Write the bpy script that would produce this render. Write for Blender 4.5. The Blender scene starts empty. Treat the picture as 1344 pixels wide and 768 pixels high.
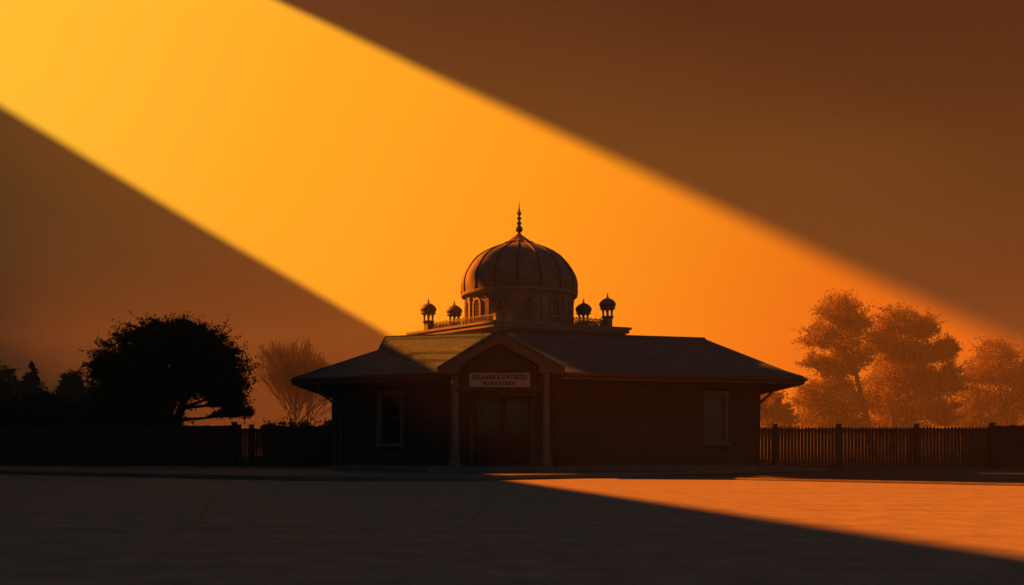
import bpy, math, random
from mathutils import Vector
import numpy as np

# ------------------------------------------------------------------ camera, light, exposure
C = bpy.context.scene.collection
scn = bpy.context.scene
cam_d = bpy.data.cameras.new('camera'); cam = bpy.data.objects.new('camera', cam_d); C.objects.link(cam)
cam.location = (0, 0, 0.72); cam.rotation_euler = (math.radians(90), 0, 0)
cam_d.sensor_width = 36; cam_d.lens = 36; cam_d.shift_y = 208 / 1344
cam_d.clip_end = 5000; cam_d.clip_start = 0.05
scn.camera = cam
scn.view_settings.view_transform = 'Standard'; scn.view_settings.look = 'None'
scn.view_settings.gamma = 1; scn.view_settings.use_curve_mapping = False
EXPO = 2.15
scn.view_settings.exposure = EXPO
EF = 2 ** EXPO
scn.cycles.use_denoising = True
scn.cycles.volume_bounces = 0
scn.cycles.max_bounces = 6

SUN = Vector((-2.32, 1.0, 1.42)).normalized()
SUN_EL = math.asin(SUN.z); SUN_AZ = math.atan2(SUN.x, SUN.y)

world = bpy.data.worlds.new("World"); scn.world = world; world.use_nodes = True
def build_world():
    nt = world.node_tree; N = nt.nodes; L = nt.links
    N.clear()
    out = N.new('ShaderNodeOutputWorld'); bg = N.new('ShaderNodeBackground')
    L.new(bg.outputs[0], out.inputs[0]); bg.inputs['Strength'].default_value = 0.1
    tc = N.new('ShaderNodeTexCoord')
    nrm = N.new('ShaderNodeVectorMath'); nrm.operation = 'NORMALIZE'; L.new(tc.outputs['Generated'], nrm.inputs[0])
    d = nrm.outputs[0]
    def dot(v):
        n = N.new('ShaderNodeVectorMath'); n.operation = 'DOT_PRODUCT'; L.new(d, n.inputs[0]); n.inputs[1].default_value = v
        return n.outputs['Value']
    def math_(op, a, b=0.0, clamp=False):
        n = N.new('ShaderNodeMath'); n.operation = op; n.use_clamp = clamp
        for i, v in enumerate((a, b)):
            if hasattr(v, 'default_value') or hasattr(v, 'is_linked'): L.new(v, n.inputs[i])
            else: n.inputs[i].default_value = v
        return n.outputs[0]
    def smooth(val, a, b):
        n = N.new('ShaderNodeMapRange'); n.interpolation_type = 'SMOOTHSTEP'
        L.new(val, n.inputs['Value'])
        for nm, v in (('From Min', a), ('From Max', b)):
            if isinstance(v, (int, float)): n.inputs[nm].default_value = v
            else: L.new(v, n.inputs[nm])
        return n.outputs['Result']
    def ramp(val, pts):
        n = N.new('ShaderNodeValToRGB'); L.new(val, n.inputs[0]); cr = n.color_ramp
        while len(cr.elements) < len(pts): cr.elements.new(0.5)
        for e, (p, c) in zip(cr.elements, pts): e.position = p; e.color = (*c, 1)
        return n.outputs[0]
    def mix(f, a, b, mode='MIX'):
        n = N.new('ShaderNodeMix'); n.data_type = 'RGBA'; n.blend_type = mode
        if isinstance(f, (int, float)): n.inputs[0].default_value = f
        else: L.new(f, n.inputs[0])
        for i, v in ((6, a), (7, b)):
            if isinstance(v, tuple): n.inputs[i].default_value = (*v, 1)
            else: L.new(v, n.inputs[i])
        return n.outputs[2]
    # light band painted into the sky colour; each edge is a great circle
    def edge(x0, y0, x1, y1, side):          # through two directions of the sky
        a = Vector(((x0 - 672) / 1344, 1, (592 - y0) / 1344)); b = Vector(((x1 - 672) / 1344, 1, (592 - y1) / 1344))
        return tuple((a.cross(b)).normalized() * side)
    up = edge(360, 0, 1290, 435, 1); lo = edge(0, 140, 505, 440, -1)
    mid = Vector(((672 - 672) / 1344, 1, (592 - 250) / 1344))
    up = Vector(up); lo = Vector(lo)
    if up.dot(mid) < 0: up = -up
    if lo.dot(mid) < 0: lo = -lo
    # gentle irregularity of the band edges
    nz = N.new('ShaderNodeTexNoise'); L.new(d, nz.inputs['Vector']); nz.inputs['Scale'].default_value = 3.0; nz.inputs['Detail'].default_value = 4
    nzc = math_('MULTIPLY', math_('SUBTRACT', nz.outputs['Fac'], 0.5), 0.006)
    du = math_('ADD', dot(tuple(up)), nzc); dl = math_('ADD', dot(tuple(lo)), nzc)
    right = math_('MAXIMUM', dot((1, 0, 0)), -0.3)
    wu = math_('ADD', math_('MULTIPLY', right, 0.022), 0.009)     # upper edge is softer to the right
    wun = math_('MULTIPLY', wu, -0.9)
    mu = smooth(du, wun, wu); ml = smooth(dl, -0.004, 0.007)
    band = math_('MULTIPLY', mu, ml)
    k = 10 / EF
    def c(r, g, b, s=1.0): return (r * k * s, g * k * s, b * k * s)
    glow = ramp(math_('MULTIPLY', math_('ADD', dot(tuple(SUN)), 0.0), 1.0, True),
                [(0.0, (0.70, 0.115, 0.0035)), (0.15, (0.78, 0.145, 0.0045)), (0.42, (1.0, 0.315, 0.0105)), (0.62, (1.0, 0.40, 0.018)), (0.82, (1.0, 0.54, 0.036))])
    dim_sky = ramp(smooth(dot((0, 0, 1)), 0.0, 0.5),
                [(0.0, (0.012, 0.008, 0.006)), (0.12, (0.022, 0.013, 0.007)), (0.32, (0.040, 0.022, 0.008)), (0.55, (0.060, 0.028, 0.008)), (0.8, (0.048, 0.021, 0.008)), (1.0, (0.030, 0.014, 0.008))])
    # broad unevenness inside the darker sky
    nb = N.new('ShaderNodeTexNoise'); L.new(d, nb.inputs['Vector']); nb.inputs['Scale'].default_value = 2.2; nb.inputs['Detail'].default_value = 6
    dim_sky = mix(1.0, dim_sky, ramp(nb.outputs['Fac'], [(0.3, (0.86, 0.86, 0.86)), (0.7, (1.1, 1.1, 1.1))]), 'MULTIPLY')
    # right dark sky: a brighter rim along the light band, darker far from it
    rim = smooth(du, -0.34, 0.0)
    dim_sky = mix(1.0, dim_sky, ramp(rim, [(0, (0.60, 0.66, 0.80)), (0.6, (0.78, 0.8, 0.85)), (1, (1.5, 1.4, 1.15))]), 'MULTIPLY')
    col = mix(band, dim_sky, glow)
    # sky glow dimmed overhead and behind to lower the ambient light
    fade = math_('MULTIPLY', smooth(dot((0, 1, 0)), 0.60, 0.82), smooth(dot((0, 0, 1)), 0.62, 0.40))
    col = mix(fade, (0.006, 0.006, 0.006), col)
    sc = N.new('ShaderNodeVectorMath'); sc.operation = 'SCALE'; L.new(col, sc.inputs[0]); sc.inputs['Scale'].default_value = k
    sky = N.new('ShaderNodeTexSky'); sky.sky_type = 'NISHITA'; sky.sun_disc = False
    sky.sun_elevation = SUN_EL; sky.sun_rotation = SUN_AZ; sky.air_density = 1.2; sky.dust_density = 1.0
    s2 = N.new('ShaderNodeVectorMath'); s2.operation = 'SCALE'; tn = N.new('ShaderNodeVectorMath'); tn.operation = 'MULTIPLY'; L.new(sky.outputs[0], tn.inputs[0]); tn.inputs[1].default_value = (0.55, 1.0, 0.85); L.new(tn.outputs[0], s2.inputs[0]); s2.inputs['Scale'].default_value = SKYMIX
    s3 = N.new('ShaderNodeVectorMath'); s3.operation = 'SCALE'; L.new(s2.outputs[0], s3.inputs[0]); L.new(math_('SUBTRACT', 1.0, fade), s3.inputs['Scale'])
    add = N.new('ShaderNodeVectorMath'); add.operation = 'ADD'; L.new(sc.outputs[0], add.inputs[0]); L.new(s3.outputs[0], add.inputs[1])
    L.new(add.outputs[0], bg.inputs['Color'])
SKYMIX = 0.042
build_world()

sd = bpy.data.lights.new('sun', 'SUN'); sd.energy = 5.0; sd.angle = math.radians(0.5); sd.color = (1.0, 0.175, 0.005)
sun = bpy.data.objects.new('sun', sd); C.objects.link(sun)
sun.rotation_euler = SUN.to_track_quat('Z', 'Y').to_euler(); sun.location = (-40, 40, 60)

# ------------------------------------------------------------------ materials
MATS = {}
def mat(name, col, rough=0.85, noise=0.15, nscale=3.0, bump=0.0, bscale=30.0, metal=0.0, spec=0.3, extra=None, trans=0.0):
    m = bpy.data.materials.new(name); m.use_nodes = True; MATS[name] = m
    nt = m.node_tree; N = nt.nodes; L = nt.links; b = N['Principled BSDF']
    b.inputs['Roughness'].default_value = rough; b.inputs['Metallic'].default_value = metal
    b.inputs['Specular IOR Level'].default_value = spec
    tc = N.new('ShaderNodeTexCoord')
    nz = N.new('ShaderNodeTexNoise'); L.new(tc.outputs['Object'], nz.inputs['Vector'])
    nz.inputs['Scale'].default_value = nscale; nz.inputs['Detail'].default_value = 7; nz.inputs['Roughness'].default_value = 0.62
    cr = N.new('ShaderNodeValToRGB'); L.new(nz.outputs['Fac'], cr.inputs[0])
    cr.color_ramp.elements[0].position = 0.3; cr.color_ramp.elements[1].position = 0.7
    cr.color_ramp.elements[0].color = (*[max(0, c * (1 - noise)) for c in col], 1)
    cr.color_ramp.elements[1].color = (*[min(1, c * (1 + noise)) for c in col], 1)
    colout = cr.outputs[0]
    height = None
    if bump:
        n2 = N.new('ShaderNodeTexNoise'); L.new(tc.outputs['Object'], n2.inputs['Vector']); n2.inputs['Scale'].default_value = bscale; n2.inputs['Detail'].default_value = 5
        height = n2.outputs['Fac']
    if extra: colout, height = extra(N, L, tc, colout, height, b)
    if height is not None and bump:
        bp = N.new('ShaderNodeBump'); bp.inputs['Strength'].default_value = bump; bp.inputs['Distance'].default_value = 0.02
        L.new(height, bp.inputs['Height']); L.new(bp.outputs[0], b.inputs['Normal'])
    L.new(colout, b.inputs['Base Color'])
    if trans:
        tr = N.new('ShaderNodeBsdfTranslucent'); L.new(colout, tr.inputs[0])
        mx = N.new('ShaderNodeMixShader'); mx.inputs[0].default_value = trans
        L.new(b.outputs[0], mx.inputs[1]); L.new(tr.outputs[0], mx.inputs[2])
        L.new(mx.outputs[0], N['Material Output'].inputs['Surface'])
    return m

def shingles(N, L, tc, col, h, b):
    br = N.new('ShaderNodeTexBrick'); mp = N.new('ShaderNodeMapping'); L.new(tc.outputs['Object'], mp.inputs[0])
    sx = N.new('ShaderNodeSeparateXYZ'); L.new(mp.outputs[0], sx.inputs[0])
    ad = N.new('ShaderNodeMath'); ad.operation = 'MULTIPLY'; L.new(sx.outputs['Z'], ad.inputs[0]); ad.inputs[1].default_value = 2.8
    cx = N.new('ShaderNodeCombineXYZ'); L.new(sx.outputs['X'], cx.inputs[0]); L.new(ad.outputs[0], cx.inputs[1])
    L.new(cx.outputs[0], br.inputs['Vector']); br.inputs['Scale'].default_value = 1.0
    br.inputs['Brick Width'].default_value = 0.33; br.inputs['Row Height'].default_value = 0.16; br.inputs['Mortar Size'].default_value = 0.012
    br.inputs['Color1'].default_value = (0.8, 0.8, 0.8, 1); br.inputs['Color2'].default_value = (1.15, 1.15, 1.15, 1); br.inputs['Mortar'].default_value = (0.5, 0.5, 0.5, 1)
    mx = N.new('ShaderNodeMix'); mx.data_type = 'RGBA'; mx.blend_type = 'MULTIPLY'; mx.inputs[0].default_value = 1
    L.new(col, mx.inputs[6]); L.new(br.outputs['Color'], mx.inputs[7])
    return mx.outputs[2], br.outputs['Fac']

def concrete(N, L, tc, col, h, b):
    # faint joints, cracks and tyre-worn streaks
    wv = N.new('ShaderNodeTexNoise'); mp = N.new('ShaderNodeMapping'); mp.inputs['Scale'].default_value = (0.12, 1.6, 1); mp.inputs['Rotation'].default_value = (0, 0, 0.12)
    L.new(tc.outputs['Object'], mp.inputs[0]); L.new(mp.outputs[0], wv.inputs['Vector']); wv.inputs['Scale'].default_value = 1.3; wv.inputs['Detail'].default_value = 9
    r = N.new('ShaderNodeValToRGB'); L.new(wv.outputs['Fac'], r.inputs[0]); r.color_ramp.elements[0].position = 0.32; r.color_ramp.elements[1].position = 0.62
    r.color_ramp.elements[0].color = (0.90, 0.90, 0.90, 1); r.color_ramp.elements[1].color = (1.03, 1.03, 1.03, 1)
    vo = N.new('ShaderNodeTexVoronoi'); vo.feature = 'DISTANCE_TO_EDGE'; vo.inputs['Scale'].default_value = 0.16; L.new(tc.outputs['Object'], vo.inputs['Vector'])
    r2 = N.new('ShaderNodeValToRGB'); L.new(vo.outputs['Distance'], r2.inputs[0]); r2.color_ramp.elements[0].position = 0.0; r2.color_ramp.elements[1].position = 0.004
    r2.color_ramp.elements[0].color = (0.72, 0.72, 0.72, 1); r2.color_ramp.elements[1].color = (1, 1, 1, 1)
    a = col
    for q in (r.outputs[0], r2.outputs[0]):
        mx = N.new('ShaderNodeMix'); mx.data_type = 'RGBA'; mx.blend_type = 'MULTIPLY'; mx.inputs[0].default_value = 1
        L.new(a, mx.inputs[6]); L.new(q, mx.inputs[7]); a = mx.outputs[2]
    return a, h

mat('forecourt_concrete', (0.195, 0.205, 0.19), 0.95, 0.20, 2.6, 0.5, 60, spec=0.08, extra=concrete)
mat('dirt', (0.10, 0.085, 0.06), 0.95, 0.3, 0.8, 0.5, 8, spec=0.1)
mat('asphalt', (0.045, 0.047, 0.046), 0.92, 0.2, 2.0, 0.5, 90, spec=0.15)
mat('paving', (0.12, 0.125, 0.125), 0.9, 0.18, 2.0, 0.3, 50, spec=0.15)
mat('kerb_stone', (0.15, 0.15, 0.145), 0.9, 0.2, 3.0, 0.3, 40, spec=0.15)
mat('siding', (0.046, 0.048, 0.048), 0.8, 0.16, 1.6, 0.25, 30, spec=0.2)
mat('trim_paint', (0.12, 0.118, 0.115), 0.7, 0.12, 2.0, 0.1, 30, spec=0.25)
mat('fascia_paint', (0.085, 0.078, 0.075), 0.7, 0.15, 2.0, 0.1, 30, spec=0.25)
mat('shingle', (0.052, 0.105, 0.12), 0.92, 0.2, 4.0, 0.6, 30, spec=0.12, extra=shingles)
mat('metal_gutter', (0.09, 0.06, 0.05), 0.5, 0.1, 3.0, metal=0.3)
mat('glass', (0.012, 0.014, 0.016), 0.12, 0.05, 3.0, spec=0.5)
mat('door_wood', (0.030, 0.026, 0.024), 0.6, 0.25, 3.0, 0.2, 20)
mat('stone', (0.165, 0.168, 0.165), 0.85, 0.16, 2.5, 0.35, 25, spec=0.2)
mat('dome_sheet', (0.095, 0.108, 0.112), 0.7, 0.28, 2.2, 0.25, 5, metal=0.0, spec=0.25)
mat('dome_rib', (0.045, 0.042, 0.04), 0.6, 0.15, 3.0)
mat('dark_metal', (0.12, 0.06, 0.035), 0.45, 0.2, 4.0, metal=0.5)
mat('gilt', (0.42, 0.22, 0.08), 0.38, 0.15, 6.0, metal=0.8)
mat('sign_board', (0.30, 0.29, 0.28), 0.7, 0.12, 4.0)
mat('sign_paint', (0.04, 0.022, 0.018), 0.7, 0.1, 4.0)
mat('fence_wood', (0.12, 0.065, 0.05), 0.85, 0.3, 4.0, 0.3, 25, spec=0.15, trans=0.10)
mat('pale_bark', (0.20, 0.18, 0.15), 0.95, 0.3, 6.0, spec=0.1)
mat('dark_fence_wood', (0.07, 0.045, 0.035), 0.85, 0.3, 4.0, 0.3, 25, spec=0.15)
mat('bark', (0.06, 0.045, 0.033), 0.95, 0.3, 6.0, 0.6, 20, spec=0.1)
mat('leaf_dark', (0.045, 0.050, 0.030), 0.8, 0.4, 1.2, spec=0.15, trans=0.10)
mat('leaf_autumn', (0.17, 0.12, 0.045), 0.8, 0.35, 0.3, spec=0.12, trans=0.42)
mat('leaf_pine', (0.030, 0.040, 0.024), 0.8, 0.3, 0.8, spec=0.15)
mat('brick', (0.22, 0.13, 0.09), 0.9, 0.2, 2.0, 0.3, 20)

# ------------------------------------------------------------------ helpers
ORG = {}
class MB:
    def __init__(s): s.v = []; s.f = []
    def add(s, vs, fs):
        b = len(s.v); s.v.extend([tuple(v) for v in vs]); s.f.extend([tuple(b + i for i in f) for f in fs]); return s
    def box(s, c, d, rz=0.0):
        cx, cy, cz = c; hx, hy, hz = d[0] / 2, d[1] / 2, d[2] / 2; ca, sa = math.cos(rz), math.sin(rz); vs = []
        for z in (-hz, hz):
            for x, y in ((-hx, -hy), (hx, -hy), (hx, hy), (-hx, hy)):
                vs.append((cx + x * ca - y * sa, cy + x * sa + y * ca, cz + z))
        return s.add(vs, [(0, 3, 2, 1), (4, 5, 6, 7), (0, 1, 5, 4), (1, 2, 6, 5), (2, 3, 7, 6), (3, 0, 4, 7)])
    def prism(s, poly, off):                       # poly: 3-D points, extruded by off
        n = len(poly); off = Vector(off); a = [Vector(p) for p in poly]; vs = a + [p + off for p in a]
        fs = [tuple(range(n - 1, -1, -1)), tuple(range(n, 2 * n))] + [(i, (i + 1) % n, n + (i + 1) % n, n + i) for i in range(n)]
        return s.add(vs, fs)
    def slab(s, plan, z0, z1): return s.prism([(x, y, z0) for x, y in plan], (0, 0, z1 - z0))
    def lathe(s, prof, c, n=24, cap=True, a0=0.0):
        cx, cy = c[0], c[1]; z0 = c[2] if len(c) > 2 else 0; vs = []; fs = []
        for r, z in prof:
            for i in range(n):
                a = a0 + 2 * math.pi * i / n; vs.append((cx + r * math.cos(a), cy + r * math.sin(a), z0 + z))
        for j in range(len(prof) - 1):
            for i in range(n):
                k = (i + 1) % n; fs.append((j * n + i, j * n + k, (j + 1) * n + k, (j + 1) * n + i))
        if cap:
            fs.append(tuple(range(n - 1, -1, -1))); m = (len(prof) - 1) * n; fs.append(tuple(range(m, m + n)))
        return s.add(vs, fs)
    def tube(s, pts, rad, n=6):
        pts = [Vector(p) for p in pts]; m = len(pts)
        if not hasattr(rad, '__len__'): rad = [rad] * m
        vs = []; fs = []; up = None
        for i, p in enumerate(pts):
            t = (pts[min(i + 1, m - 1)] - pts[max(i - 1, 0)]).normalized()
            if up is None: up = Vector((0, 0, 1)) if abs(t.z) < 0.9 else Vector((1, 0, 0))
            a = t.cross(up).normalized(); b = a.cross(t).normalized(); up = b
            for k in range(n):
                q = 2 * math.pi * k / n; vs.append(p + a * (rad[i] * math.cos(q)) + b * (rad[i] * math.sin(q)))
        for i in range(m - 1):
            for k in range(n):
                l = (k + 1) % n; fs.append((i * n + k, (i + 1) * n + k, (i + 1) * n + l, i * n + l))
        fs.append(tuple(range(n))); fs.append(tuple(range((m - 1) * n + n - 1, (m - 1) * n - 1, -1)))
        return s.add(vs, fs)
    def torus(s, c, R, r, ux, uz, n=14, m=5):
        c = Vector(c); ux = Vector(ux); uz = Vector(uz); w = ux.cross(uz); vs = []; fs = []
        for i in range(n):
            a = 2 * math.pi * i / n; e = ux * math.cos(a) + uz * math.sin(a)
            for j in range(m):
                b = 2 * math.pi * j / m; vs.append(c + e * (R + r * math.cos(b)) + w * (r * math.sin(b)))
        for i in range(n):
            for j in range(m):
                k = (i + 1) % n; l = (j + 1) % m; fs.append((i * m + j, k * m + j, k * m + l, i * m + l))
        return s.add(vs, fs)
    def build(s, name, material, parent=None, loc=None, smooth=False, bevel=0.0):
        org = Vector((0, 0, 0))
        if parent is not None: org = ORG[parent.name]
        elif loc is not None: org = Vector(loc)
        me = bpy.data.meshes.new(name)
        me.from_pydata([tuple(Vector(v) - org) for v in s.v], [], s.f); me.update()
        me.materials.append(MATS[material])
        if smooth:
            me.polygons.foreach_set('use_smooth', [True] * len(me.polygons))
        import bmesh
        if len(s.f) < 60000:
            bm = bmesh.new(); bm.from_mesh(me); bmesh.ops.recalc_face_normals(bm, faces=bm.faces); bm.to_mesh(me); bm.free()
        o = bpy.data.objects.new(name, me); C.objects.link(o)
        if parent is not None: o.parent = parent
        else: o.location = org
        if bevel:
            b = o.modifiers.new('bevel', 'BEVEL'); b.width = bevel; b.segments = 2; b.limit_method = 'ANGLE'
        ORG[o.name] = org
        return o
def thing(name, loc, label, cat, group=None):
    o = bpy.data.objects.new(name, None); o.location = loc; C.objects.link(o); o.empty_display_size = 0.3
    ORG[o.name] = Vector(loc); tag(o, label, cat, group); return o
def tag(o, label=None, cat=None, group=None, kind=None):
    if label: o['label'] = label
    if cat: o['category'] = cat
    if group: o['group'] = group
    if kind: o['kind'] = kind
    return o

# ------------------------------------------------------------------ setting: ground, forecourt, pavements
m = MB(); m.add([(-700, -150, -0.01), (700, -150, -0.01), (700, 900, -0.01), (-700, 900, -0.01)], [(0, 1, 2, 3)])
tag(m.build('ground', 'dirt'), kind='structure')
m = MB(); m.add([(-60, -20, 0), (60, -20, 0), (60, 60, 0), (-60, 60, 0)], [(0, 1, 2, 3)])
tag(m.build('forecourt', 'forecourt_concrete'), kind='structure')

def offset_poly(plan, d):                          # inset (d>0) of a counter-clockwise plan
    n = len(plan); out = []
    for i in range(n):
        p0 = Vector(plan[i - 1]); p1 = Vector(plan[i]); p2 = Vector(plan[(i + 1) % n])
        e1 = (p1 - p0).normalized(); e2 = (p2 - p1).normalized()
        n1 = Vector((-e1.y, e1.x)); n2 = Vector((-e2.y, e2.x))
        k = 1 + n1.dot(n2); out.append(tuple(p1 + (n1 + n2) * (d / max(k, 0.2))))
    return out
# raised walk in front of the building, curving away on both sides
WALK = [(-60, 47), (-34, 40.5), (-16.4, 32.1), (-9, 27.2), (-5.2, 24.75), (-3.4, 24.35), (-1.2, 24.6), (3.05, 27.7), (7.2, 31.6), (10.9, 35.2), (10.9, 40.5), (10.9, 50), (-60, 70)]
m = MB(); m.slab(WALK, 0.004, 0.12)
tag(m.build('kerb', 'kerb_stone', bevel=0.012), kind='structure')
m = MB(); m.slab(offset_poly(WALK, 0.16), 0.115, 0.1245)
tag(m.build('pavement', 'paving'), kind='structure')
LOT = [(3.25, 27.55), (10.5, 21.0), (30, 3.4), (70, 3.4), (70, 62), (11.1, 62), (11.1, 35.2), (7.3, 31.5)]
m = MB(); m.slab(LOT, 0.004, 0.055)
tag(m.build('road_kerb', 'kerb_stone', bevel=0.01), kind='structure')
m = MB(); m.slab(offset_poly(LOT, 0.13), 0.05, 0.0595)
tag(m.build('road', 'asphalt'), kind='structure')

# ------------------------------------------------------------------ the building
B = thing('domed_building', (0, 36, 0.12), 'low wide brown sided building with shingled hip roof, gabled porch and ribbed dome', 'building')
Z0 = 0.27
W = [(-5.6, 32.2), (-1.9, 30.3), (1.3, 30.3), (7.7, 32.1), (7.95, 41.6), (-6.0, 41.6)]   # walls, counter-clockwise from front left
m = MB(); m.slab(offset_poly(W, -0.12)[:], 0.118, Z0 + 0.02)
m.build('footing', 'kerb_stone', B)
m = MB(); m.slab([(-2.35, 27.9), (1.75, 27.9), (1.75, 30.15), (-2.35, 30.15)], 0.1185, Z0)
m.build('porch_floor', 'kerb_stone', B, bevel=0.01)

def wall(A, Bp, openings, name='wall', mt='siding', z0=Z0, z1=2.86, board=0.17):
    A = Vector((*A, 0)); Bp = Vector((*Bp, 0)); e = (Bp - A); Lw = e.length; e.normalize(); nrm = Vector((e.y, -e.x, 0))
    def P(u, z, d): return A + e * u + nrm * d + Vector((0, 0, z))
    m = MB(); th = 0.12
    z = z0
    zs = []
    while z < z1 - 1e-4: zs.append((z, min(z + board, z1))); z += board
    for (a, b) in zs:
        segs = [(0, Lw)]
        cuts = [o for o in openings if o[2] < b - 1e-4 and o[3] > a + 1e-4]
        for o in cuts:
            ns = []
            for s0, s1 in segs:
                if o[1] <= s0 or o[0] >= s1: ns.append((s0, s1)); continue
                if o[0] > s0: ns.append((s0, o[0]))
                if o[1] < s1: ns.append((o[1], s1))
            segs = ns
        for s0, s1 in segs:                        # a lapped board: bottom edge stands proud
            pl = [P(s0, a, 0.042), P(s0, b, 0.010), P(s0, b, -th), P(s0, a, -th)]
            m.prism(pl, e * (s1 - s0))
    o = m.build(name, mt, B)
    return P, e, nrm, o
def window(P, u0, u1, z0, z1, e, nrm, mull=False):
    m = MB(); t = 0.10
    def rect(a0, a1, b0, b1, d0, d1):
        m.prism([P(a0, b0, d0), P(a1, b0, d0), P(a1, b1, d0), P(a0, b1, d0)], nrm * (d1 - d0))
    rect(u0 - 0.02, u0 + t, z0, z1, -0.10, 0.055); rect(u1 - t, u1 + 0.02, z0, z1, -0.10, 0.055)
    rect(u0 - 0.05, u1 + 0.05, z1 - t, z1 + 0.04, -0.09, 0.065)
    w = m.build('window', 'trim_paint', B, bevel=0.006)
    m = MB(); m.prism([P(u0 - 0.07, z0 - 0.04, -0.09), P(u1 + 0.07, z0 - 0.04, -0.09), P(u1 + 0.07, z0 + 0.06, -0.09), P(u0 - 0.07, z0 + 0.06, -0.09)], nrm * 0.19)
    m.build('sill', 'trim_paint', w, bevel=0.006)
    m = MB(); s = 0.045
    for (a0, a1, b0, b1) in ((u0 + t, u0 + t + s, z0 + .06, z1 - t), (u1 - t - s, u1 - t, z0 + .06, z1 - t), (u0 + t + s, u1 - t - s, z0 + .06, z0 + .06 + s), (u0 + t + s, u1 - t - s, z1 - t - s, z1 - t), (u0 + t + s, u1 - t - s, (z0 + z1) / 2 - .02, (z0 + z1) / 2 + .02)):
        m.prism([P(a0, b0, -0.06), P(a1, b0, -0.06), P(a1, b1, -0.06), P(a0, b1, -0.06)], nrm * 0.05)
    m.build('sash', 'fascia_paint', w)
    m = MB(); m.prism([P(u0 + t, z0 + .06, -0.055), P(u1 - t, z0 + .06, -0.055), P(u1 - t, z1 - t, -0.055), P(u0 + t, z1 - t, -0.055)], nrm * 0.012)
    m.build('pane', 'glass', w)
    return w
LW = (Vector(W[1]) - Vector(W[0])).length; RW = (Vector(W[3]) - Vector(W[2])).length
lu = LW * (W[0][0] + 3.70) / (W[0][0] - W[1][0])
P, e, n_, _ = wall(W[0], W[1], [(lu - .46, lu + .46, 0.88, 2.55)]); window(P, lu - .46, lu + .46, 0.88, 2.55, e, n_)
PL, eL, nL = P, e, n_
ru = RW * (6.3 - W[2][0]) / (W[3][0] - W[2][0])
P, e, n_, _ = wall(W[2], W[3], [(ru - .40, ru + .40, 0.93, 2.55)]); window(P, ru - .40, ru + .40, 0.93, 2.55, e, n_)
P, e, n_, _ = wall(W[1], W[2], [(0.68, 2.54, Z0, 2.42)])
# double door
dr = MB()
def rect(m, a0, a1, b0, b1, d0, d1): m.prism([P(a0, b0, d0), P(a1, b0, d0), P(a1, b1, d0), P(a0, b1, d0)], n_ * (d1 - d0))
rect(dr, 0.66, 0.76, Z0, 2.34, -.11, .06); rect(dr, 2.46, 2.56, Z0, 2.34, -.11, .06); rect(dr, 0.62, 2.60, 2.34, 2.45, -.10, .07)
door = dr.build('door_frame', 'fascia_paint', B, bevel=0.006)
for a0, a1 in ((0.76, 1.607), (1.613, 2.46)):
    m = MB(); s = .11
    rect(m, a0, a0 + s, Z0, 2.335, -.07, -.02); rect(m, a1 - s, a1, Z0, 2.335, -.07, -.02)
    rect(m, a0 + s, a1 - s, Z0, Z0 + .22, -.07, -.02); rect(m, a0 + s, a1 - s, 1.16, 1.28, -.07, -.02); rect(m, a0 + s, a1 - s, 2.22, 2.335, -.07, -.02)
    rect(m, a0 + s, a1 - s, Z0 + .22, 1.16, -.06, -.045); rect(m, a0 + s + .06, a1 - s - .06, Z0 + .30, 1.08, -.05, -.03)
    m.build('door_leaf', 'door_wood', door)
    m = MB(); rect(m, a0 + s, a1 - s, 1.28, 2.22, -.055, -.045); m.build('door_glass', 'glass', door)
for hx in (1.54, 1.68):
    m = MB(); m.tube([P(hx, 1.05, -.02), P(hx, 1.05, .03), P(hx, 1.4, .03), P(hx, 1.4, -.02)], 0.012, 8); m.build('door_handle', 'dark_metal', door)
for i in ((3, 4), (4, 5), (5, 0)): wall(W[i[0]], W[i[1]], [])
# corner boards
for c in (W[0], W[3]):
    m = MB(); m.box((c[0], c[1], (Z0 + 2.86) / 2 + .005), (0.13, 0.13, 2.86 - Z0 - .01), 0.1); m.build('corner_board', 'siding', B)

# main roof with fascia and soffit
ZE = 2.98; ZR = 4.60
E = [(-6.83, 32.0), (-1.98, 29.3), (1.40, 29.3), (8.98, 31.55), (9.15, 42.9), (-7.1, 42.9)]
top = {'L': (*E[0], ZE), 'ML': (*E[1], ZE), 'MR': (*E[2], ZE), 'R': (*E[3], ZE), 'RB': (*E[4], ZE), 'LB': (*E[5], ZE),
       'kl': (-4.50, 34.5, 4.09), 'kr': (6.98, 34.9, 4.12), 'klb': (-4.5, 40.2, 4.09), 'krb': (6.98, 40.2, 4.12),
       'rl': (-4.32, 34.95, ZR), 'rml': (-1.0, 33.75, ZR), 'rmr': (0.6, 33.75, ZR), 'rr': (6.62, 35.35, ZR), 'rrb': (6.62, 39.9, ZR), 'rlb': (-4.32, 39.9, ZR)}
keys = list(top); ix = {k: i for i, k in enumerate(keys)}; vs = [top[k] for k in keys]
bot0 = len(vs); ZS = 2.80
vs += [(x, y, ZS) for x, y in E]
F = [('L', 'ML', 'rml', 'rl', 'kl'), ('ML', 'MR', 'rmr', 'rml'), ('MR', 'R', 'kr', 'rr', 'rmr'), ('R', 'RB', 'krb', 'kr'), ('kr', 'krb', 'rrb', 'rr'),
     ('RB', 'LB', 'klb', 'rlb', 'rrb', 'krb'), ('LB', 'L', 'kl', 'klb'), ('kl', 'rl', 'rlb', 'klb'), ('rl', 'rml', 'rmr', 'rr', 'rrb', 'rlb')]
fs = [tuple(ix[k] for k in f) for f in F]
ek = ['L', 'ML', 'MR', 'R', 'RB', 'LB']
fs += [(ix[ek[i]], bot0 + i, bot0 + (i + 1) % 6, ix[ek[(i + 1) % 6]]) for i in range(6)]
fs.append(tuple(bot0 + i for i in range(5, -1, -1)))
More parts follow.
